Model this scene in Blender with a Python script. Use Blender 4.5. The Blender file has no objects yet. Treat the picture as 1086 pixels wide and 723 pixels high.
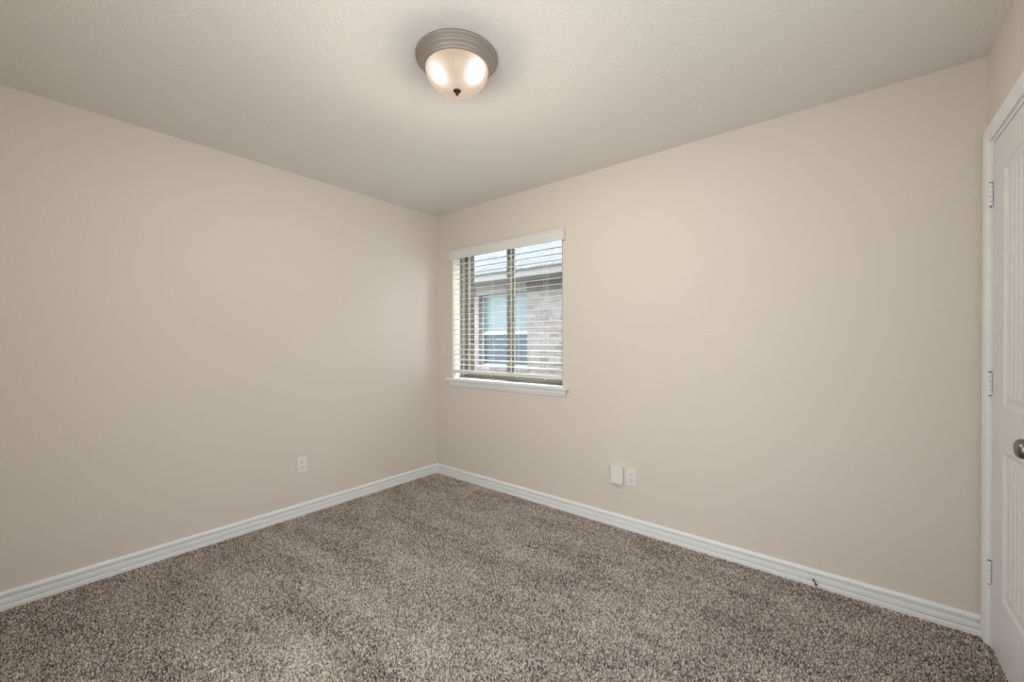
import bpy, bmesh, math, random
from mathutils import Vector, Matrix
PI = math.pi
S = bpy.context.scene
C = S.collection
random.seed(4)

# ------------------------------------------------------------------ camera
YAW, PIT, ROL = 0.6833, -0.0046, -0.0007
fw = Vector((-math.sin(YAW)*math.cos(PIT), math.cos(YAW)*math.cos(PIT), math.sin(PIT)))
r0 = Vector((math.cos(YAW), math.sin(YAW), 0)); u0 = r0.cross(fw)
rt = r0*math.cos(ROL)+u0*math.sin(ROL); up = -r0*math.sin(ROL)+u0*math.cos(ROL)
cd = bpy.data.cameras.new('camera'); cam = bpy.data.objects.new('camera', cd); C.objects.link(cam)
m = Matrix((( rt.x, up.x, -fw.x, 3.060), (rt.y, up.y, -fw.y, -2.6177), (rt.z, up.z, -fw.z, 1.2427), (0,0,0,1)))
cam.matrix_world = m
cd.sensor_width = 36; cd.lens = 438.84/1086*36; cd.shift_y = 2.75/1086; cd.clip_start = 0.02
S.camera = cam

# ------------------------------------------------------------------ world, lights, exposure
EXPOSURE = 0.0
SKY = 9.5
LAMP_W = 26.5       # ceiling lamp
SIDE_FILL_W = 15.5        # fill light added in an invented doorway in the right wall, beside the camera
DOOR_FILL_W = 17.0        # fill light added in an invented doorway behind the camera
GLOW = 1.3
HALL_FILL_W = 30.0  # fill from a lamp added in the unseen hall
S.view_settings.view_transform = 'Standard'; S.view_settings.look = 'None'
S.view_settings.gamma = 1; S.view_settings.use_curve_mapping = False
S.view_settings.exposure = EXPOSURE
w = bpy.data.worlds.new('sky'); S.world = w; w.use_nodes = True
bg = w.node_tree.nodes['Background']; bg.inputs[0].default_value = (0.86, 0.94, 1.0, 1); bg.inputs[1].default_value = SKY

def point(name, loc, watts, col, size):
    l = bpy.data.lights.new(name, 'POINT'); l.energy = watts; l.color = col; l.shadow_soft_size = size
    o = bpy.data.objects.new(name, l); o.location = loc; C.objects.link(o); return o

# ------------------------------------------------------------------ material helpers
def newmat(name):
    M = bpy.data.materials.new(name); M.use_nodes = True
    nt = M.node_tree; return M, nt, nt.nodes['Principled BSDF'], nt.nodes['Material Output']
def node(nt, t, **k):
    n = nt.nodes.new(t)
    for a, b in k.items(): setattr(n, a, b)
    return n
def paint(name, col, rough=0.5, bump=0, scale=100, metal=0, detail=2, dist=0.001):
    M, nt, b, o = newmat(name)
    b.inputs['Base Color'].default_value = (*col, 1); b.inputs['Roughness'].default_value = rough
    b.inputs['Metallic'].default_value = metal
    if bump:
        tc = node(nt, 'ShaderNodeTexCoord'); n = node(nt, 'ShaderNodeTexNoise')
        n.inputs['Scale'].default_value = scale; n.inputs['Detail'].default_value = detail
        nt.links.new(tc.outputs['Object'], n.inputs['Vector'])
        bp = node(nt, 'ShaderNodeBump'); bp.inputs['Strength'].default_value = bump; bp.inputs['Distance'].default_value = dist
        nt.links.new(n.outputs['Fac'], bp.inputs['Height']); nt.links.new(bp.outputs['Normal'], b.inputs['Normal'])
    return M

WALL = (0.72, 0.67, 0.605)
m_wall = paint('wall_paint', WALL, 0.6, 0.45, 90, dist=0.0018)
m_ceil = paint('ceiling_paint', (0.81, 0.78, 0.74), 0.9, 0.9, 80, detail=3, dist=0.0035)
m_trim = paint('white_trim', (0.84, 0.855, 0.87), 0.38)
m_door = paint('door_paint', (0.75, 0.765, 0.775), 0.42, 0.15, 160, dist=0.0004)
m_blind = paint('blind_white', (0.76, 0.75, 0.73), 0.4)
m_plate = paint('plate_white', (0.80, 0.79, 0.775), 0.35)
m_slot = paint('slot_dark', (0.05, 0.045, 0.04), 0.6)
m_slotg = paint('slot_grey', (0.12, 0.11, 0.10), 0.6)
m_vinyl = paint('beige_vinyl', (0.27, 0.245, 0.205), 0.4)
m_nickel = paint('brushed_nickel', (0.40, 0.36, 0.32), 0.55, metal=0.6)
m_knob = paint('satin_nickel', (0.24, 0.23, 0.225), 0.28, metal=1.0)
m_bronze = paint('dark_bronze', (0.05, 0.035, 0.025), 0.35, metal=0.6)
m_spring = paint('spring_steel', (0.22, 0.22, 0.20), 0.45, metal=0.5)
m_cord = paint('white_cord', (0.75, 0.74, 0.72), 0.8)
m_extwin = paint('white_vinyl', (0.32, 0.33, 0.33), 0.4)
m_fascia = paint('fascia_paint', (0.155, 0.145, 0.14), 0.6)
m_header = paint('header_paint', (0.19, 0.165, 0.15), 0.7)
m_soffit = paint('soffit_paint', (0.26, 0.25, 0.245), 0.7)
m_ground = paint('side_yard_gravel', (0.2, 0.2, 0.17), 0.95, 0.8, 40, dist=0.02)

# carpet: speckled pile, brushed patches
def carpet():
    M, nt, b, o = newmat('speckled_carpet'); L = nt.links.new
    tc = node(nt, 'ShaderNodeTexCoord')
    v = node(nt, 'ShaderNodeTexVoronoi'); v.inputs['Scale'].default_value = 165
    L(tc.outputs['Object'], v.inputs['Vector'])
    sep = node(nt, 'ShaderNodeSeparateColor'); L(v.outputs['Color'], sep.inputs[0])
    n1 = node(nt, 'ShaderNodeTexNoise'); n1.inputs['Scale'].default_value = 70; n1.inputs['Detail'].default_value = 3
    L(tc.outputs['Object'], n1.inputs['Vector'])
    mx = node(nt, 'ShaderNodeMath', operation='MULTIPLY_ADD'); mx.inputs[1].default_value = 0.55
    L(sep.outputs[0], mx.inputs[0])
    m2 = node(nt, 'ShaderNodeMath', operation='MULTIPLY'); m2.inputs[1].default_value = 0.62
    L(n1.outputs['Fac'], m2.inputs[0]); L(m2.outputs[0], mx.inputs[2])
    # brushed pile: long soft patches
    mp = node(nt, 'ShaderNodeMapping'); mp.inputs['Rotation'].default_value = (0, 0, 0.5); mp.inputs['Scale'].default_value = (1.0, 2.2, 1)
    L(tc.outputs['Object'], mp.inputs['Vector'])
    n2 = node(nt, 'ShaderNodeTexNoise'); n2.inputs['Scale'].default_value = 2.0; n2.inputs['Detail'].default_value = 4; n2.inputs['Roughness'].default_value = 0.6
    L(mp.outputs[0], n2.inputs['Vector'])
    m3 = node(nt, 'ShaderNodeMath', operation='MULTIPLY_ADD'); m3.inputs[1].default_value = 0.6; m3.inputs[2].default_value = -0.30
    L(n2.outputs['Fac'], m3.inputs[0])
    ad = node(nt, 'ShaderNodeMath', operation='ADD'); L(mx.outputs[0], ad.inputs[0]); L(m3.outputs[0], ad.inputs[1])
    cr = node(nt, 'ShaderNodeValToRGB'); e = cr.color_ramp.elements
    e[0].position = 0.22; e[0].color = (0.03, 0.022, 0.018, 1)
    e[1].position = 0.95; e[1].color = (0.90, 0.82, 0.75, 1)
    k = cr.color_ramp.elements.new(0.45); k.color = (0.20, 0.168, 0.147, 1)
    k = cr.color_ramp.elements.new(0.68); k.color = (0.47, 0.42, 0.38, 1)
    L(ad.outputs[0], cr.inputs['Fac']); L(cr.outputs[0], b.inputs['Base Color'])
    b.inputs['Roughness'].default_value = 1.0; b.inputs['Specular IOR Level'].default_value = 0.05
    bp = node(nt, 'ShaderNodeBump'); bp.inputs['Strength'].default_value = 0.7; bp.inputs['Distance'].default_value = 0.006
    L(mx.outputs[0], bp.inputs['Height']); L(bp.outputs['Normal'], b.inputs['Normal'])
    return M
m_carpet = carpet()

# tuft yarn: each tuft has its own shade of brown, drifting in brushed patches
def yarn():
    M, nt, b, o = newmat('carpet_yarn'); L = nt.links.new
    at = node(nt, 'ShaderNodeAttribute'); at.attribute_name = 'shade'
    tc = node(nt, 'ShaderNodeTexCoord')
    mp = node(nt, 'ShaderNodeMapping'); mp.inputs['Rotation'].default_value = (0, 0, 0.12); mp.inputs['Scale'].default_value = (0.9, 2.4, 1)
    L(tc.outputs['Object'], mp.inputs['Vector'])
    n2 = node(nt, 'ShaderNodeTexNoise'); n2.inputs['Scale'].default_value = 2.4; n2.inputs['Detail'].default_value = 4; n2.inputs['Roughness'].default_value = 0.65
    L(mp.outputs[0], n2.inputs['Vector'])
    m3 = node(nt, 'ShaderNodeMath', operation='MULTIPLY_ADD'); m3.inputs[1].default_value = 0.75; m3.inputs[2].default_value = -0.375
    L(n2.outputs['Fac'], m3.inputs[0])
    ad = node(nt, 'ShaderNodeMath', operation='ADD'); L(at.outputs['Fac'], ad.inputs[0]); L(m3.outputs[0], ad.inputs[1])
    cr = node(nt, 'ShaderNodeValToRGB'); e = cr.color_ramp.elements
    e[0].position = 0.0; e[0].color = (0.085, 0.067, 0.056, 1)
    e[1].position = 1.0; e[1].color = (0.92, 0.86, 0.80, 1)
    k = cr.color_ramp.elements.new(0.30); k.color = (0.33, 0.282, 0.25, 1)
    k = cr.color_ramp.elements.new(0.65); k.color = (0.60, 0.54, 0.49, 1)
    L(ad.outputs[0], cr.inputs['Fac']); L(cr.outputs[0], b.inputs['Base Color'])
    b.inputs['Roughness'].default_value = 1.0; b.inputs['Specular IOR Level'].default_value = 0.0
    return M
m_yarn = yarn()

def brick(name, c1, c2, mort, bw=0.2, rh=0.068, axes='XZ', off=0.5, msize=0.006, rough=0.9):
    M, nt, b, o = newmat(name); L = nt.links.new
    tc = node(nt, 'ShaderNodeTexCoord'); sp = node(nt, 'ShaderNodeSeparateXYZ'); cb = node(nt, 'ShaderNodeCombineXYZ')
    L(tc.outputs['Object'], sp.inputs[0]); L(sp.outputs['XYZ'.index(axes[0])], cb.inputs[0]); L(sp.outputs['XYZ'.index(axes[1])], cb.inputs[1])
    t = node(nt, 'ShaderNodeTexBrick'); t.offset = off
    t.inputs['Scale'].default_value = 1; t.inputs['Brick Width'].default_value = bw; t.inputs['Row Height'].default_value = rh
    t.inputs['Mortar Size'].default_value = msize; t.inputs['Mortar Smooth'].default_value = 0.2
    t.inputs['Color1'].default_value = (*c1, 1); t.inputs['Color2'].default_value = (*c2, 1); t.inputs['Mortar'].default_value = (*mort, 1)
    L(cb.outputs[0], t.inputs['Vector'])
    n = node(nt, 'ShaderNodeTexNoise'); n.inputs['Scale'].default_value = 14; n.inputs['Detail'].default_value = 5
    L(tc.outputs['Object'], n.inputs['Vector'])
    mx = node(nt, 'ShaderNodeMix', data_type='RGBA', blend_type='MULTIPLY'); mx.inputs[0].default_value = 0.5
    cr = node(nt, 'ShaderNodeValToRGB'); cr.color_ramp.elements[0].position = 0.3; cr.color_ramp.elements[0].color = (0.45, 0.42, 0.4, 1); cr.color_ramp.elements[1].position = 0.6
    L(n.outputs['Fac'], cr.inputs[0]); L(t.outputs['Color'], mx.inputs[6]); L(cr.outputs[0], mx.inputs[7])
    L(mx.outputs[2], b.inputs['Base Color']); b.inputs['Roughness'].default_value = rough
    bp = node(nt, 'ShaderNodeBump', invert=True); bp.inputs['Strength'].default_value = 0.6; bp.inputs['Distance'].default_value = 0.006
    L(t.outputs['Fac'], bp.inputs['Height']); L(bp.outputs['Normal'], b.inputs['Normal'])
    return M
m_brick = brick('pale_brick', (0.26, 0.225, 0.22), (0.155, 0.125, 0.12), (0.27, 0.255, 0.25))
m_soldier = brick('soldier_brick', (0.09, 0.07, 0.07), (0.135, 0.11, 0.11), (0.18, 0.16, 0.157), bw=0.068, rh=0.19, off=0)
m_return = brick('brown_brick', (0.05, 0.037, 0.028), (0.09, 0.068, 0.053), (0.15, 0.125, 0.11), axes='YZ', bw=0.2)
m_roof = brick('roof_shingles', (0.112, 0.113, 0.12), (0.088, 0.089, 0.094), (0.055, 0.055, 0.06), axes='XY', bw=0.3, rh=0.125, msize=0.008)

def glass(name, tint=(1,1,1), mirror=0.03):
    M, nt, b, o = newmat(name); nt.nodes.remove(b)
    t = node(nt, 'ShaderNodeBsdfTransparent'); t.inputs[0].default_value = (*tint, 1)
    g = node(nt, 'ShaderNodeBsdfGlossy'); g.inputs['Roughness'].default_value = 0.02
    x = node(nt, 'ShaderNodeMixShader'); x.inputs[0].default_value = mirror
    nt.links.new(t.outputs[0], x.inputs[1]); nt.links.new(g.outputs[0], x.inputs[2])
    nt.links.new(x.outputs[0], o.inputs['Surface']); return M
m_glass = glass('clear_pane', (0.96, 0.98, 0.97))
m_ngl = paint('dark_pane', (0.055, 0.07, 0.085), 0.05)
m_ngl.node_tree.nodes['Principled BSDF'].inputs['Specular IOR Level'].default_value = 0.15
m_nblind = paint('pale_teal_shade', (0.095, 0.135, 0.145), 0.35)

# lamp glass: ribbed alabaster glass two bulb hot spots painted into its glow
def lampglass(hot_spots):
    M, nt, b, o = newmat('ribbed_lamp_glass'); L = nt.links.new
    b.inputs['Base Color'].default_value = (0.10, 0.08, 0.06, 1); b.inputs['Roughness'].default_value = 0.2
    tc = node(nt, 'ShaderNodeTexCoord'); terms = []
    for q in hot_spots:
        sb = node(nt, 'ShaderNodeVectorMath', operation='SUBTRACT'); sb.inputs[1].default_value = q
        L(tc.outputs['Object'], sb.inputs[0])
        ln = node(nt, 'ShaderNodeVectorMath', operation='LENGTH'); L(sb.outputs[0], ln.inputs[0])
        pw = node(nt, 'ShaderNodeMath', operation='POWER'); L(ln.outputs['Value'], pw.inputs[0]); pw.inputs[1].default_value = -4.0
        terms.append(pw)
    a = node(nt, 'ShaderNodeMath', operation='ADD'); L(terms[0].outputs[0], a.inputs[0]); L(terms[1].outputs[0], a.inputs[1])
    s = node(nt, 'ShaderNodeMath', operation='MULTIPLY_ADD'); L(a.outputs[0], s.inputs[0]); s.inputs[1].default_value = 0.050**4*0.50; s.inputs[2].default_value = 0.40
    cr = node(nt, 'ShaderNodeValToRGB'); e = cr.color_ramp.elements
    e[0].position = 0.45; e[0].color = (0.95, 0.70, 0.50, 1); e[1].position = 1.0; e[1].color = (1, 0.97, 0.94, 1)
    L(s.outputs[0], cr.inputs[0]); L(cr.outputs[0], b.inputs['Emission Color'])
    g = node(nt, 'ShaderNodeMath', operation='MULTIPLY'); L(s.outputs[0], g.inputs[0]); g.inputs[1].default_value = GLOW
    L(g.outputs[0], b.inputs['Emission Strength'])
    t = node(nt, 'ShaderNodeBsdfTransparent'); x = node(nt, 'ShaderNodeMixShader'); x.inputs[0].default_value = 0.05
    L(b.outputs[0], x.inputs[1]); L(t.outputs[0], x.inputs[2]); L(x.outputs[0], o.inputs['Surface'])
    return M

# ------------------------------------------------------------------ mesh helpers
def obj(name, bm, mat, parent=None, loc=None, smooth=False, bevel=0, auto=None):
    me = bpy.data.meshes.new(name); bmesh.ops.recalc_face_normals(bm, faces=bm.faces)
    bm.to_mesh(me); bm.free(); me.materials.append(mat)
    if smooth:
        for p in me.polygons: p.use_smooth = True
    o = bpy.data.objects.new(name, me); C.objects.link(o)
    if parent: o.parent = parent
    if loc: o.location = loc
    if bevel:
        b = o.modifiers.new('bevel', 'BEVEL'); b.width = bevel; b.segments = 3; b.limit_method = 'ANGLE'
    return o
def struct(name, bm, mat, parent=None, **k):
    o = obj(name, bm, mat, parent, **k)
    if not parent: o['kind'] = 'structure'
    return o
def thing(name, loc, label=None, cat=None, group=None, rotz=0, kind=None):
    o = bpy.data.objects.new(name, None); C.objects.link(o); o.location = loc; o.rotation_euler.z = rotz
    o.empty_display_size = 0.05
    if label: o['label'] = label; o['category'] = cat
    if group: o['group'] = group
    if kind: o['kind'] = kind
    return o
def box(bm, x0, y0, z0, x1, y1, z1):
    v = [bm.verts.new(p) for p in ((x0,y0,z0),(x1,y0,z0),(x1,y1,z0),(x0,y1,z0),(x0,y0,z1),(x1,y0,z1),(x1,y1,z1),(x0,y1,z1))]
    for f in ((0,3,2,1),(4,5,6,7),(0,1,5,4),(1,2,6,5),(2,3,7,6),(3,0,4,7)): bm.faces.new([v[i] for i in f])
    return v
def boxes(*bs):
    bm = bmesh.new()
    for b in bs: box(bm, *b)
    return bm
def prism(bm, pts, fa, fb):
    """closed profile pts (2D) swept between mapping functions fa and fb"""
    a = [bm.verts.new(fa(*p)) for p in pts]; b = [bm.verts.new(fb(*p)) for p in pts]; n = len(pts)
    bm.faces.new(a); bm.faces.new(b[::-1])
    for i in range(n): bm.faces.new((a[i], a[(i+1)%n], b[(i+1)%n], b[i]))
def lathe(bm, prof, seg=64, cap=True, axis='Z', ox=(0,0,0)):
    rings = []
    def mp(r, h, a):
        c, s = r*math.cos(a), r*math.sin(a)
        p = {'Z': (c, s, h), 'X': (h, c, s), 'Y': (c, h, s)}[axis]
        return (p[0]+ox[0], p[1]+ox[1], p[2]+ox[2])
    for r, h in prof:
        if r < 1e-6: rings.append([bm.verts.new(mp(0, h, 0))])
        else: rings.append([bm.verts.new(mp(r, h, 2*PI*i/seg)) for i in range(seg)])
    for A, B in zip(rings, rings[1:]):
        for i in range(seg):
            j = (i+1) % seg
            f = [A[i % len(A)], A[j % len(A)], B[j % len(B)], B[i % len(B)]]
            u = []
            for q in f:
                if q not in u: u.append(q)
            if len(u) > 2: bm.faces.new(u)
    if cap:
        for R in (rings[0], rings[-1]):
            if len(R) > 2: bm.faces.new(R)
def tube(bm, pts, r, seg=8):
    pts = [Vector(p) for p in pts]; rings = []
    for i, p in enumerate(pts):
        t = (pts[min(i+1, len(pts)-1)]-pts[max(i-1, 0)]).normalized()
        a = t.orthogonal().normalized() if i == 0 else (prev - t*prev.dot(t)).normalized()
        prev = a; b = t.cross(a)
        rings.append([bm.verts.new(p+a*r*math.cos(2*PI*k/seg)+b*r*math.sin(2*PI*k/seg)) for k in range(seg)])
    for A, B in zip(rings, rings[1:]):
        for k in range(seg): bm.faces.new((A[k], A[(k+1)%seg], B[(k+1)%seg], B[k]))
    bm.faces.new(rings[0]); bm.faces.new(rings[-1])

# ------------------------------------------------------------------ room
W, D, H = 3.51, 2.82, 2.44
WX0, WX1, WZ0, WZ1 = 0.222, 1.412, 0.905, 2.083       # window opening
HY = -4.10                                              # far side of the hall added behind the camera
DX0, DX1 = 1.80, 2.60                                   # doorway added behind the camera for the fill light
def wall_hole(y0, y1, x0, x1, z0, z1, hx0, hx1, hz0, hz1):
    """one closed mesh: a wall with a rectangular hole"""
    bm = bmesh.new()
    xs = [x0, hx0, hx1, x1]; zs = [z0, hz0, hz1, z1]
    g = {}
    for yi, y in enumerate((y0, y1)):
        for i, x in enumerate(xs):
            for j, z in enumerate(zs): g[yi, i, j] = bm.verts.new((x, y, z))
    for yi in (0, 1):
        for i in range(3):
            for j in range(3):
                if (i, j) == (1, 1): continue
                bm.faces.new((g[yi,i,j], g[yi,i+1,j], g[yi,i+1,j+1], g[yi,i,j+1]))
    def side(a, b): bm.faces.new((g[0,*a], g[0,*b], g[1,*b], g[1,*a]))
    for i in range(3): side((i,0),(i+1,0)); side((i,3),(i+1,3)); side((0,i),(0,i+1)); side((3,i),(3,i+1))
    side((1,1),(2,1)); side((1,2),(2,2)); side((1,1),(1,2)); side((2,1),(2,2))
    return bm
struct('floor', boxes((0, -D-.12, -0.1, W, 0, -.009)), m_carpet)
import numpy as np
def pile(x0, x1, y0, y1, step=0.0062, h=0.0105):
    rng = np.random.default_rng(7)
    nx, ny = int((x1-x0)/step), int((y1-y0)/step)
    gx, gy = np.meshgrid(np.arange(nx), np.arange(ny)); n = nx*ny
    cx = x0+(gx.ravel()+.5)*step+rng.uniform(-.45, .45, n)*step; cy = y0+(gy.ravel()+.5)*step+rng.uniform(-.45, .45, n)*step
    ang = rng.uniform(0, 2*PI, n); lean = rng.uniform(0, .0045, n); la = rng.uniform(0, 2*PI, n)
    hh = h*rng.uniform(.70, 1.08, n); r = step*rng.uniform(.42, .68, n)
    V = np.zeros((n, 7, 3), np.float32)
    for k in range(3):
        a = ang+k*2*PI/3
        V[:, k, 0] = cx+.6*r*np.cos(a); V[:, k, 1] = cy+.6*r*np.sin(a); V[:, k, 2] = -.0095
        V[:, 3+k, 0] = cx+r*np.cos(a+.5)+.6*lean*np.cos(la); V[:, 3+k, 1] = cy+r*np.sin(a+.5)+.6*lean*np.sin(la); V[:, 3+k, 2] = -.0095+hh*.68
    V[:, 6, 0] = cx+lean*np.cos(la); V[:, 6, 1] = cy+lean*np.sin(la); V[:, 6, 2] = -.0095+hh
    T = np.array([(0,1,4),(0,4,3),(1,2,5),(1,5,4),(2,0,3),(2,3,5),(3,4,6),(4,5,6),(5,3,6)])
    F = (np.arange(n)[:, None, None]*7+T[None]).reshape(-1)
    me = bpy.data.meshes.new('carpet_pile'); me.vertices.add(n*7); me.vertices.foreach_set('co', V.ravel())
    nf = n*9; me.loops.add(nf*3); me.loops.foreach_set('vertex_index', F.astype(np.int32))
    me.polygons.add(nf); me.polygons.foreach_set('loop_start', np.arange(0, nf*3, 3, dtype=np.int32))
    sh = np.clip(rng.beta(1.5, 1.5, n), 0, 1)
    at = me.attributes.new('shade', 'FLOAT', 'POINT'); at.data.foreach_set('value', np.repeat(sh, 7).astype(np.float32))
    me.update(calc_edges=True); me.materials.append(m_yarn)
    o = bpy.data.objects.new('carpet_pile', me); C.objects.link(o); return o
pl = pile(.018, W-.002, -D+.01, -.018)
pl['kind'] = 'stuff'; pl['label'] = 'speckled brown and beige cut pile carpet covering the bedroom floor'; pl['category'] = 'carpet'
struct('floor_hall', boxes((1.4, HY, -0.1, W, -D-.12, 0.0)), m_carpet)
struct('ceiling', boxes((-.12, HY-.1, H, W+1.0, 0.10, H+0.12)), m_ceil)
struct('wall_back', wall_hole(0, 0.10, -.12, W+.12, -0.1, H, WX0, WX1, WZ0-.02, WZ1), m_wall)
struct('wall_left', boxes((-.12, -D-.12, -0.1, 0, 0, H)), m_wall)
struct('wall_right', boxes((W+.045, HY-.1, -0.1, W+.12, -2.15, H), (W+.045, -2.15, 2.05, W+.12, -1.35, H), (W+.045, -1.35, -0.1, W+.12, 0, H), (W, -.10, -.1, W+.045, 0, H), (W, HY-.1, -.1, W+.045, -2.15, H), (W, -1.35, -.1, W+.045, -.79, H), (W, -2.15, 2.05, W+.045, -1.35, H), (W, -.79, 2.055, W+.045, -.10, H)), m_wall)  # opening beside the camera is added to let fill light in
struct('wall_front', wall_hole(-D-.12, -D, 0, W, -0.1, H, DX0, DX1, 0.0, 2.05), m_wall)
struct('wall_hall', boxes((1.3, HY-.1, -0.1, W, HY, H), (1.3, HY, -.1, 1.4, -D-.12, H)), m_wall)  # unseen hall shell, added to enclose the fill lamp
struct('floor_light_block', boxes((W, -2.5, -0.1, W+.9, 0.1, 0.0)), m_carpet)  # unseen floor added behind the door against leaking sky light
struct('wall_light_block', boxes((W+.8, -2.5, 0, W+.9, .1, H), (W+.12, -2.6, 0, W+.9, -2.5, H), (W+.12, .0, 0, W+.8, .1, H)), m_wall)  # unseen shell added behind the door to keep sky light out
point('hall_fill', (2.6, -3.5, 2.2), HALL_FILL_W, (1.0, 0.97, 0.93), 0.12)  # added lamp, fills the room from out of view
al = bpy.data.lights.new('doorway_fill', 'AREA'); al.shape = 'RECTANGLE'; al.size = DX1-DX0-.04; al.size_y = 2.0; al.energy = DOOR_FILL_W; al.color = (0.90, 0.955, 1.0)
ao = bpy.data.objects.new('doorway_fill', al); ao.location = ((DX0+DX1)/2, -D-.06, 1.03); ao.rotation_euler = (PI/2, 0, 0); C.objects.link(ao)  # soft fill source added in the invented doorway
a2 = al.copy(); a2.energy = SIDE_FILL_W; ao = bpy.data.objects.new('side_doorway_fill', a2); ao.location = (W+.06, -1.75, 1.03); ao.rotation_euler = (PI/2, 0, PI/2); C.objects.link(ao)  # second added fill source, in the invented right-wall doorway

# baseboards: routed profile with a shoe at the bottom (d = out from wall, z)
BB = [(0,-.009),(0,.080),(.005,.082),(.009,.0805),(.0115,.077),(.0155,.068),(.0155,.0625),(.0015,.0610),(.0015,.050),(.0135,.0455),(.0150,.042),
      (.0150,.0240),(.0120,.0210),(.0120,-.0080),(.0172,-.0080),(.0172,.0195),(.0205,.0178),(.0220,.0140),(.0225,-.009)]
bm = bmesh.new(); prism(bm, BB, lambda d, z: (d, -d, z), lambda d, z: (d, -D, z)); struct('baseboard_left', bm, m_trim)
bm = bmesh.new(); prism(bm, BB, lambda d, z: (d, -d, z), lambda d, z: (W-.0005, -d, z)); struct('baseboard_back', bm, m_trim)
bm = bmesh.new(); prism(bm, BB, lambda d, z: (0.02, -D+d, z), lambda d, z: (DX0-.07, -D+d, z)); struct('baseboard_front', bm, m_trim)
bm = bmesh.new(); prism(bm, BB, lambda d, z: (W-d, -.86, z), lambda d, z: (W-d, -1.30, z)); struct('baseboard_right', bm, m_trim)
# casing of the added opening behind the camera
bm = boxes((DX0-.06, -D, 0, DX0, -D+.016, 2.05), (DX1, -D, 0, DX1+.06, -D+.016, 2.05), (DX0-.06, -D, 2.05, DX1+.06, -D+.016, 2.11))
struct('trim_1', bm, m_trim)

# ------------------------------------------------------------------ window_1 : beige slider, sill and apron
win = thing('window_1', (0.817, 0.10, WZ0), kind='structure')
def wpart(name, bm, mat, bevel=0.0, parent=win, **k):
    bmesh.ops.translate(bm, vec=(-0.817, -0.10, -WZ0), verts=bm.verts)
    return obj(name, bm, mat, parent, bevel=bevel, **k)
FX0, FX1, FZ0, FZ1 = WX0-.01, WX1+.01, WZ0-.03, WZ1+.045
def ring(x0, x1, z0, z1, t, y0, y1):
    bm = wall_hole(y0, y1, x0, x1, z0, z1, x0+t, x1-t, z0+t, z1-t); return bm
wpart('window_frame', ring(FX0, FX1, FZ0, FZ1, 0.038, 0.1, 0.175), m_vinyl, 0.002)
s1 = wpart('sash', ring(0.253, 0.835, FZ0+.04, FZ1-.04, 0.036, 0.142, 0.164), m_vinyl, 0.002)
s2 = wpart('sash', ring(0.783, 1.381, FZ0+.04, FZ1-.04, 0.042, 0.108, 0.132), m_vinyl, 0.002)
wpart('pane', boxes((0.285, .151, FZ0+.07, 0.803, .155, FZ1-.07)), m_glass, parent=s1)
wpart('pane', boxes((0.820, .118, FZ0+.07, 1.345, .122, FZ1-.07)), m_glass, parent=s2)
bm = boxes((0.800, .100, 1.42, 0.818, .108, 1.52)); wpart('latch', bm, m_vinyl, 0.003, parent=s2)
# stool with horns, and moulded apron
bm = bmesh.new()
sx0, sx1 = 0.150, 1.470
out = [(sx0, -.001), (sx0, -.034), (sx1, -.034), (sx1, -.001), (WX1-.001, -.001), (WX1-.001, .0995), (WX0+.001, .0995), (WX0+.001, -.001)]
prism(bm, out, lambda x, y: (x, y, .887), lambda x, y: (x, y, .905))
wpart('window_sill', bm, m_trim, 0.004)
AP = [(0, .887), (.026, .887), (.026, .881), (.022, .878), (.019, .868), (.017, .855), (.012, .846), (.0105, .838), (.006, .832), (0, .832)]
bm = bmesh.new(); e0, e1 = 0.205, 1.432
prism(bm, AP, lambda d, z: (e0-d+.0, -d-.0002, z), lambda d, z: (e1+d, -d-.0002, z))
wpart('window_apron', bm, m_trim)

# ------------------------------------------------------------------ blind
bl = thing('window_blind', (0.817, -0.01, 1.99), 'white two-inch slatted blind with flat valance hanging in the window', 'blind')
def bpart(name, bm, mat, parent=bl, **k):
    bmesh.ops.translate(bm, vec=(-0.817, 0.01, -1.99), verts=bm.verts); return obj(name, bm, mat, parent, **k)
VA = [(-.0, 1.990), (-.012, 1.990), (-.014, 1.996), (-.014, 2.006), (-.010, 2.010), (-.010, 2.054), (-.014, 2.060), (-.014, 2.070), (-.011, 2.075), (0, 2.075)]
bm = bmesh.new(); prism(bm, VA, lambda y, z: (.214, y-.026, z), lambda y, z: (1.441, y-.026, z))
box(bm, .214, -.026, 1.990, .222, -.001, 2.073); box(bm, 1.433, -.026, 1.990, 1.441, -.001, 2.073)
bpart('valance', bm, m_blind)
bpart('headrail', boxes((.232, .002, 2.025, 1.402, .056, 2.068)), m_blind, bevel=.002)
bm = bmesh.new(); TILT = math.radians(5.5); bx0, bx1 = .230, 1.404
for k in range(21):
    z = 1.953-k*.0460+.001
    pts = []
    for s, t in ((-.025,-.0012),(-.0245,-.0018),(-.012,-.0008),(0,-.0003),(.012,-.0008),(.0245,-.0018),(.025,-.0012),(.0245,.0006),(.012,.0018),(0,.0024),(-.012,.0018),(-.0245,.0006)):
        pts.append((.030+s*math.cos(TILT)-t*math.sin(TILT), z+s*math.sin(TILT)+t*math.cos(TILT)))
    prism(bm, pts, lambda y, zz: (bx0, y, zz), lambda y, zz: (bx1, y, zz))
bpart('slats', bm, m_blind)
rail = bpart('bottom_rail', boxes((bx0, .006, .957, bx1, .056, .985)), m_blind, bevel=.004)
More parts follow.
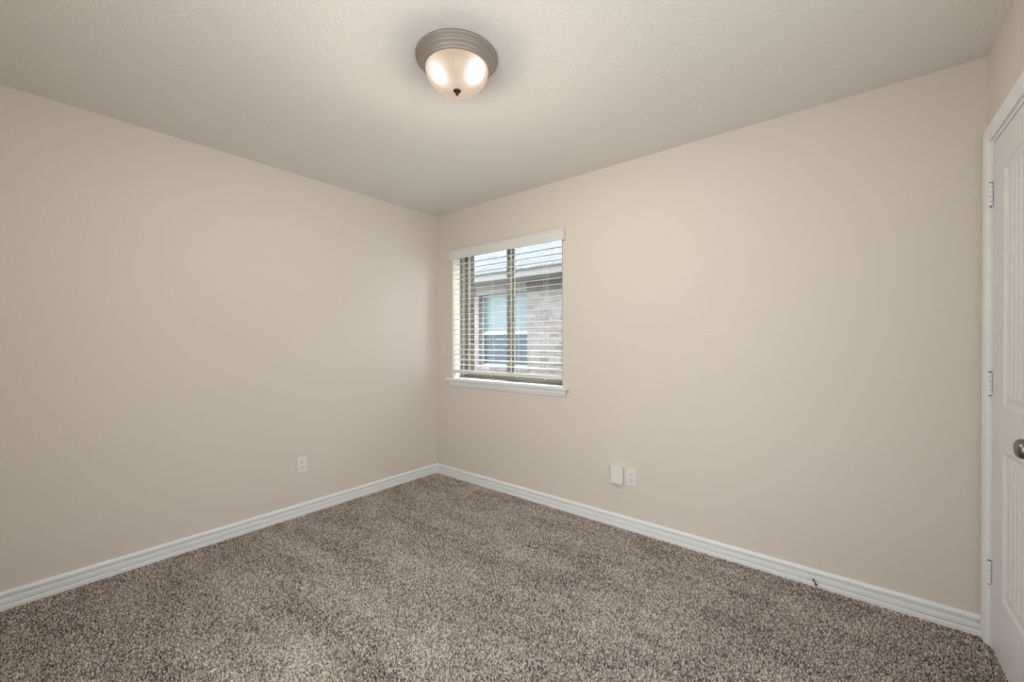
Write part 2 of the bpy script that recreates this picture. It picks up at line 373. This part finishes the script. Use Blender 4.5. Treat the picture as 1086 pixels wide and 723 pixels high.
for x in (.38, .682, .960, 1.243):
    bm = bmesh.new()
    for y in (.0035, .0565): tube(bm, [(x, y, 2.026), (x, y, .984)], .0007, 6)
    tube(bm, [(x+.006, .030, 2.026), (x+.006, .030, .984)], .0006, 6)
    bpart('ladder_cord', bm, m_cord)
    bm = bmesh.new(); lathe(bm, [(0.0, .9475), (.005, .948), (.0065, .952), (.0065, .9575)], 16, ox=(x, .020, 0))
    bpart('cord_button', bm, m_blind, parent=rail, smooth=True)

# ------------------------------------------------------------------ door_1 in the right wall
door = thing('door_1', (W, -.09, 0), kind='structure')
def dpart(name, bm, mat, parent=door, **k):
    off = Vector((W, -.09, 0)); bmesh.ops.translate(bm, vec=-off, verts=bm.verts); return obj(name, bm, mat, parent, **k)
# jamb
bm = boxes((W-.001, -.098, 0, W+.0445, -.0815, 2.054), (W-.001, -.788, 0, W+.0445, -.772, 2.054), (W-.001, -.772, 2.040, W+.0445, -.098, 2.054))
dpart('jamb', bm, m_trim)
# casing : profiled strip swept round the opening with mitred corners (a = across from inner edge, d = out)
CP = [(0,0),(0,.008),(.003,.0105),(.008,.0105),(.012,.013),(.022,.0155),(.040,.017),(.052,.0175),(.057,.015),(.057,0)]
bm = bmesh.new(); yi0, yi1, zt = -.0795, -.790, 2.058
rows = []
for fn in (lambda a, d: (W-d, yi0+a, 0), lambda a, d: (W-d, yi0+a, zt+a), lambda a, d: (W-d, yi1-a, zt+a), lambda a, d: (W-d, yi1-a, 0)):
    rows.append([bm.verts.new(fn(a, d)) for a, d in CP])
for A, B in zip(rows, rows[1:]):
    for i in range(len(CP)): bm.faces.new((A[i], A[(i+1)%len(CP)], B[(i+1)%len(CP)], B[i]))
bm.faces.new(rows[0]); bm.faces.new(rows[-1][::-1])
dpart('casing', bm, m_trim)
# slab: grid front face with sunk moulded plank panels
Y0, Y1, ZB, ZT = -.101, -.769, .012, 2.036
PY0, PY1 = -.245, -.625
def arch(y, base, rise): 
    t = (y-PY0)/(PY1-PY0); return base + rise*math.sin(PI*t)
ny, nz = 0, 0
def depth(y, z):
    """how far the face sits behind the door skin"""
    best = 0
    for (z0, zfun) in ((.262, lambda y: arch(y, .823, .010)), (1.000, lambda y: arch(y, 1.897, .018))):
        d = min(PY0-y, y-PY1, z-z0, zfun(y)-z)
        if d > 0:
            if d < .008: best = .007*d/.008
            elif d < .020: best = .007
            elif d < .040: best = .007-.005*(d-.020)/.020
            else:
                best = .002
                q = ((y-PY0) % .0475)
                if q < .006 or q > .0415: best = .0042
    return best
bm = bmesh.new()
ys = [Y0]; y = Y0
ys = [Y0 + (Y1-Y0)*i/180 for i in range(181)]
zs = [ZB + (ZT-ZB)*i/300 for i in range(301)]
g = [[bm.verts.new((W+.0005+depth(y, z), y, z)) for z in zs] for y in ys]
for i in range(len(ys)-1):
    for j in range(len(zs)-1): bm.faces.new((g[i][j], g[i][j+1], g[i+1][j+1], g[i+1][j]))
bk = [bm.verts.new((W+.036, y, z)) for y, z in ((Y0,ZB),(Y0,ZT),(Y1,ZT),(Y1,ZB))]
bm.faces.new(bk[::-1])
bm.faces.new([g[0][j] for j in range(len(zs))][::-1]+[bk[0], bk[1]])
bm.faces.new([g[-1][j] for j in range(len(zs))]+[bk[2], bk[3]])
bm.faces.new([g[i][0] for i in range(len(ys))]+[bk[3], bk[0]])
bm.faces.new([g[i][-1] for i in range(len(ys))][::-1]+[bk[1], bk[2]])
slab = dpart('door_slab', bm, m_door)
# hinges
for zc in (1.835, 1.072, .308):
    bm = bmesh.new(); n = 5; h = .092
    for k in range(n):
        z0 = zc-h/2+k*h/n
        lathe(bm, [(.0, z0+.0008), (.0062, z0+.0008), (.0062, z0+h/n-.0012), (0, z0+h/n-.0012)], 20, cap=False, ox=(W-.0065, -.0985, 0))
    hg = dpart('hinge', bm, m_trim)
    dpart('hinge_leaf', boxes((W-.003, -.1010, zc-h/2, W-.0008, -.0850, zc+h/2)), m_trim, parent=hg)
    bm = bmesh.new()
    lathe(bm, [(.0, zc-h/2-.006), (.0035, zc-h/2-.005), (.004, zc-h/2+.0005), (.0032, zc-h/2+.001), (.0032, zc+h/2-.001), (.0055, zc+h/2), (.0055, zc+h/2+.003), (0, zc+h/2+.005)], 16, cap=False, ox=(W-.0065, -.0985, 0))
    dpart('hinge_pin', bm, m_knob, parent=hg, smooth=True)
# knob
KY, KZ = -.722, .925
bm = bmesh.new()
lathe(bm, [(0, 0), (.033, 0), (.033, -.004), (.030, -.007), (.014, -.010), (.011, -.014), (.011, -.028), (.015, -.033), (.024, -.040), (.029, -.048), (.0295, -.055), (.026, -.062), (.018, -.067), (.008, -.069), (0, -.0695)], 48, cap=False, axis='X', ox=(W, KY, KZ))
dpart('doorknob', bm, m_knob, smooth=True)

# ------------------------------------------------------------------ ceiling lamp
LX, LY = 1.772, -1.402
lamp = thing('ceiling_light', (LX, LY, H), 'round flush-mount ceiling light with nickel rim and glowing glass bowl', 'lamp')
bm = bmesh.new()
lathe(bm, [(.10, 0), (.170, 0), (.1725, -.003), (.1725, -.008), (.169, -.012), (.160, -.014), (.158, -.018), (.159, -.022), (.156, -.026), (.149, -.030), (.143, -.034), (.141, -.040), (.1405, -.045), (.137, -.050), (.133, -.0515), (.130, -.049), (.128, -.030), (.10, -.012), (0, -.010)], 96, cap=False)
obj('rim', bm, m_nickel, lamp, smooth=True)
ang = math.atan2(rt.y, rt.x)   # painted hot spots lie side by side, shifted toward the camera
hot_spots = [(s_*.060*math.cos(ang)+.050*.727, s_*.060*math.sin(ang)-.050*.686, -.078) for s_ in (1, -1)]
bm = bmesh.new(); seg = 240; prof = []
for i in range(26):
    t = i/25*PI/2; prof.append((.131*math.cos(t)**.8 if i < 25 else 0, -.048-.088*math.sin(t)))
rings = []
for r, h in prof:
    if r < 1e-5: rings.append([bm.verts.new((0, 0, h))]); continue
    rings.append([bm.verts.new(((r+(.0012*math.cos(a*48) if r > .03 else 0))*math.cos(a), (r+(.0012*math.cos(a*48) if r > .03 else 0))*math.sin(a), h)) for a in [2*PI*k/seg for k in range(seg)]])
for A, B in zip(rings, rings[1:]):
    for k in range(seg):
        if len(B) > 1: bm.faces.new((A[k], A[(k+1)%seg], B[(k+1)%seg], B[k]))
        else: bm.faces.new((A[k], A[(k+1)%seg], B[0]))
obj('glass_bowl', bm, lampglass(hot_spots), lamp, smooth=True)
bm = bmesh.new()
lathe(bm, [(0, -.130), (.012, -.131), (.016, -.135), (.016, -.139), (.011, -.143), (.005, -.146), (.0065, -.150), (.0055, -.155), (0, -.158)], 32, cap=False)
obj('finial', bm, m_bronze, lamp, smooth=True)
sl = bpy.data.lights.new('lamp_light', 'POINT'); sl.energy = LAMP_W; sl.color = (1.0, 0.89, 0.75); sl.shadow_soft_size = 0.0
# spread of the fixture: full below the bowl, fading out above the horizontal where the rim shades it
sl.use_nodes = True; nt = sl.node_tree; em = nt.nodes['Emission']
tc = nt.nodes.new('ShaderNodeTexCoord'); sp = nt.nodes.new('ShaderNodeSeparateXYZ'); mr = nt.nodes.new('ShaderNodeMapRange')
mr.interpolation_type = 'SMOOTHSTEP'; mr.inputs['From Min'].default_value = -0.35; mr.inputs['From Max'].default_value = 0.73
mr.inputs['To Min'].default_value = 1.0; mr.inputs['To Max'].default_value = 0.0
nt.links.new(tc.outputs['Normal'], sp.inputs[0]); nt.links.new(sp.outputs['Z'], mr.inputs['Value']); nt.links.new(mr.outputs[0], em.inputs['Strength'])
so = bpy.data.objects.new('lamp_light', sl); so.location = (LX, LY, H-.212); C.objects.link(so)

# ------------------------------------------------------------------ outlets (local: x along wall, y out of wall is -y, z up)
def outlet(loc, rotz, label):
    t = thing('power_outlet', loc, label, 'outlet', 'power outlets low on the walls', rotz)
    obj('cover_plate', boxes((-.035, -.006, -.0575, .035, -.0003, .0575)), m_plate, t, bevel=.0025)
    for zc in (.020, -.020):
        bm = bmesh.new(); n = 24; pts = []
        for i in range(n):
            a = 2*PI*i/n; pts.append((max(-.0165, min(.0165, .019*math.cos(a))), max(-.0135, min(.0135, .019*math.sin(a)))))
        prism(bm, pts, lambda x, z: (x, -.0085, z+zc), lambda x, z: (x, -.004, z+zc))
        rc = obj('receptacle', bm, m_plate, t)
        bm = boxes((-.0085, -.0090, zc+.000, -.0055, -.0080, zc+.009), (.0055, -.0090, zc+.001, .0080, -.0080, zc+.008))
        lathe(bm, [(0, -.0090), (.0030, -.0090), (.0030, -.0080), (0, -.0080)], 12, cap=False, axis='Y', ox=(0, 0, zc-.0075))
        obj('socket_holes', bm, m_slotg, rc)
    bm = bmesh.new(); lathe(bm, [(0, -.0072), (.0025, -.0070), (.0032, -.0055)], 16, cap=False, axis='Y'); obj('screw', bm, m_plate, t, smooth=True)
    return t
outlet((1.947, 0, .346), 0, 'white duplex power outlet beside the blank box under the beige back wall')
outlet((0, -1.263, .357), PI/2, 'white duplex power outlet alone on the left wall above the baseboard')
# left wall faces +x : local -y must point to +x
# blank box
bx = thing('wall_box', (1.853, 0, .347), 'plain white plastic box with dark bottom slot on the wall left of the outlet', 'box')
bm = boxes((-.042, -.028, -.060, .042, -.0003, .060)); obj('housing', bm, m_plate, bx, bevel=.004)
obj('slot', boxes((-.012, -.022, -.0612, .014, -.012, -.0595)), m_slot, bx)

# spring stub on the baseboard
st = thing('door_stop', (2.922, -.0135, .028), 'small dark spring door stop poking out of the right end of the back baseboard', 'door stop')
bm = bmesh.new(); lathe(bm, [(0, 0), (.0055, 0), (.0055, -.003), (.003, -.004), (0, -.004)], 16, cap=False, axis='Y'); obj('base', bm, m_spring, st, smooth=True)
bm = bmesh.new(); pts = []
def arc(t):
    return Vector((.012*t, -.004-.022*math.sin(t*1.5), .002*math.sin(t*PI)-.010*t*t))
for i in range(97):
    t = i/96; a = t*2*PI*8
    pts.append(arc(t)+Vector((.0034*math.cos(a), .001*math.sin(a), .0034*math.sin(a))))
tube(bm, pts, .0012, 6); obj('coil', bm, m_spring, st, smooth=True)
bm = bmesh.new(); bmesh.ops.create_uvsphere(bm, u_segments=16, v_segments=10, radius=.0055); bmesh.ops.translate(bm, vec=arc(1.03), verts=bm.verts)
obj('tip', bm, m_slot, st, smooth=True)

# ------------------------------------------------------------------ outside: our brick skin, the yard, the house next door
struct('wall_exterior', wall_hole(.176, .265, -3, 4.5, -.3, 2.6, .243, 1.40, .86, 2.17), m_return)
struct('ground', boxes((-16, .27, -.35, 12, 14, -.25)), m_ground)
NY = 3.1
nh = thing('neighbour_house', (-1.8, NY, -.25), 'pale brick house with shingled roof seen through the window', 'house')
def npart(name, bm, mat, parent=nh, **k):
    bmesh.ops.translate(bm, vec=(1.8, -NY, .25), verts=bm.verts); return obj(name, bm, mat, parent, **k)
NX0, NX1, NZ0, NZ1 = -2.417, -1.258, .775, 2.115
npart('brick_wall', wall_hole(NY, NY+.2, -10, 5, -.25, 2.30, NX0, NX1, NZ0, NZ1), m_brick)
npart('soldier_course', boxes((-10, NY-.006, 2.10, NX0-.04, NY, 2.285), (NX1+.0, NY-.006, 2.10, 5, NY, 2.285)), m_soldier)
bm = boxes((NX0-.04, NY-.012, 2.118, NX1, NY, 2.20), (NX0-.04, NY-.022, 2.205, NX1, NY, 2.285)); npart('window_header', bm, m_header)
npart('soffit', boxes((-10.3, 2.72, 2.30, 5.3, NY+.2, 2.315)), m_soffit)
npart('fascia', boxes((-10.3, 2.70, 2.295, 5.3, 2.72, 2.42)), m_fascia)
bm = bmesh.new()
prism(bm, [(2.66, 2.405), (2.66, 2.43), (7.5, 5.85), (12.4, 2.43), (12.4, 2.405), (7.5, 5.82)], lambda y, z: (-10.4, y, z), lambda y, z: (5.4, y, z))
npart('roof', bm, m_roof)
npart('gable_wall', boxes((-10, NY+.2, -.25, 5, 12, 2.3)), m_soffit)
nw = npart('window', wall_hole(NY+.10, NY+.15, NX0, NX1, NZ0, NZ1, NX0+.04, NX1-.04, NZ0+.05, NZ1-.03), m_extwin)
npart('meeting_rail', boxes((NX0+.04, NY+.10, 1.372, NX1-.04, NY+.14, 1.435)), m_extwin, parent=nw)
npart('upper_pane', boxes((NX0+.04, NY+.13, 1.435, NX1-.04, NY+.135, NZ1-.03)), m_nblind, parent=nw)
npart('lower_pane', boxes((NX0+.04, NY+.12, NZ0+.05, NX1-.04, NY+.125, 1.372)), m_ngl, parent=nw)
npart('sill', boxes((NX0-.03, NY-.03, NZ0-.06, NX1+.03, NY+.10, NZ0-.001)), m_brick, parent=nw)
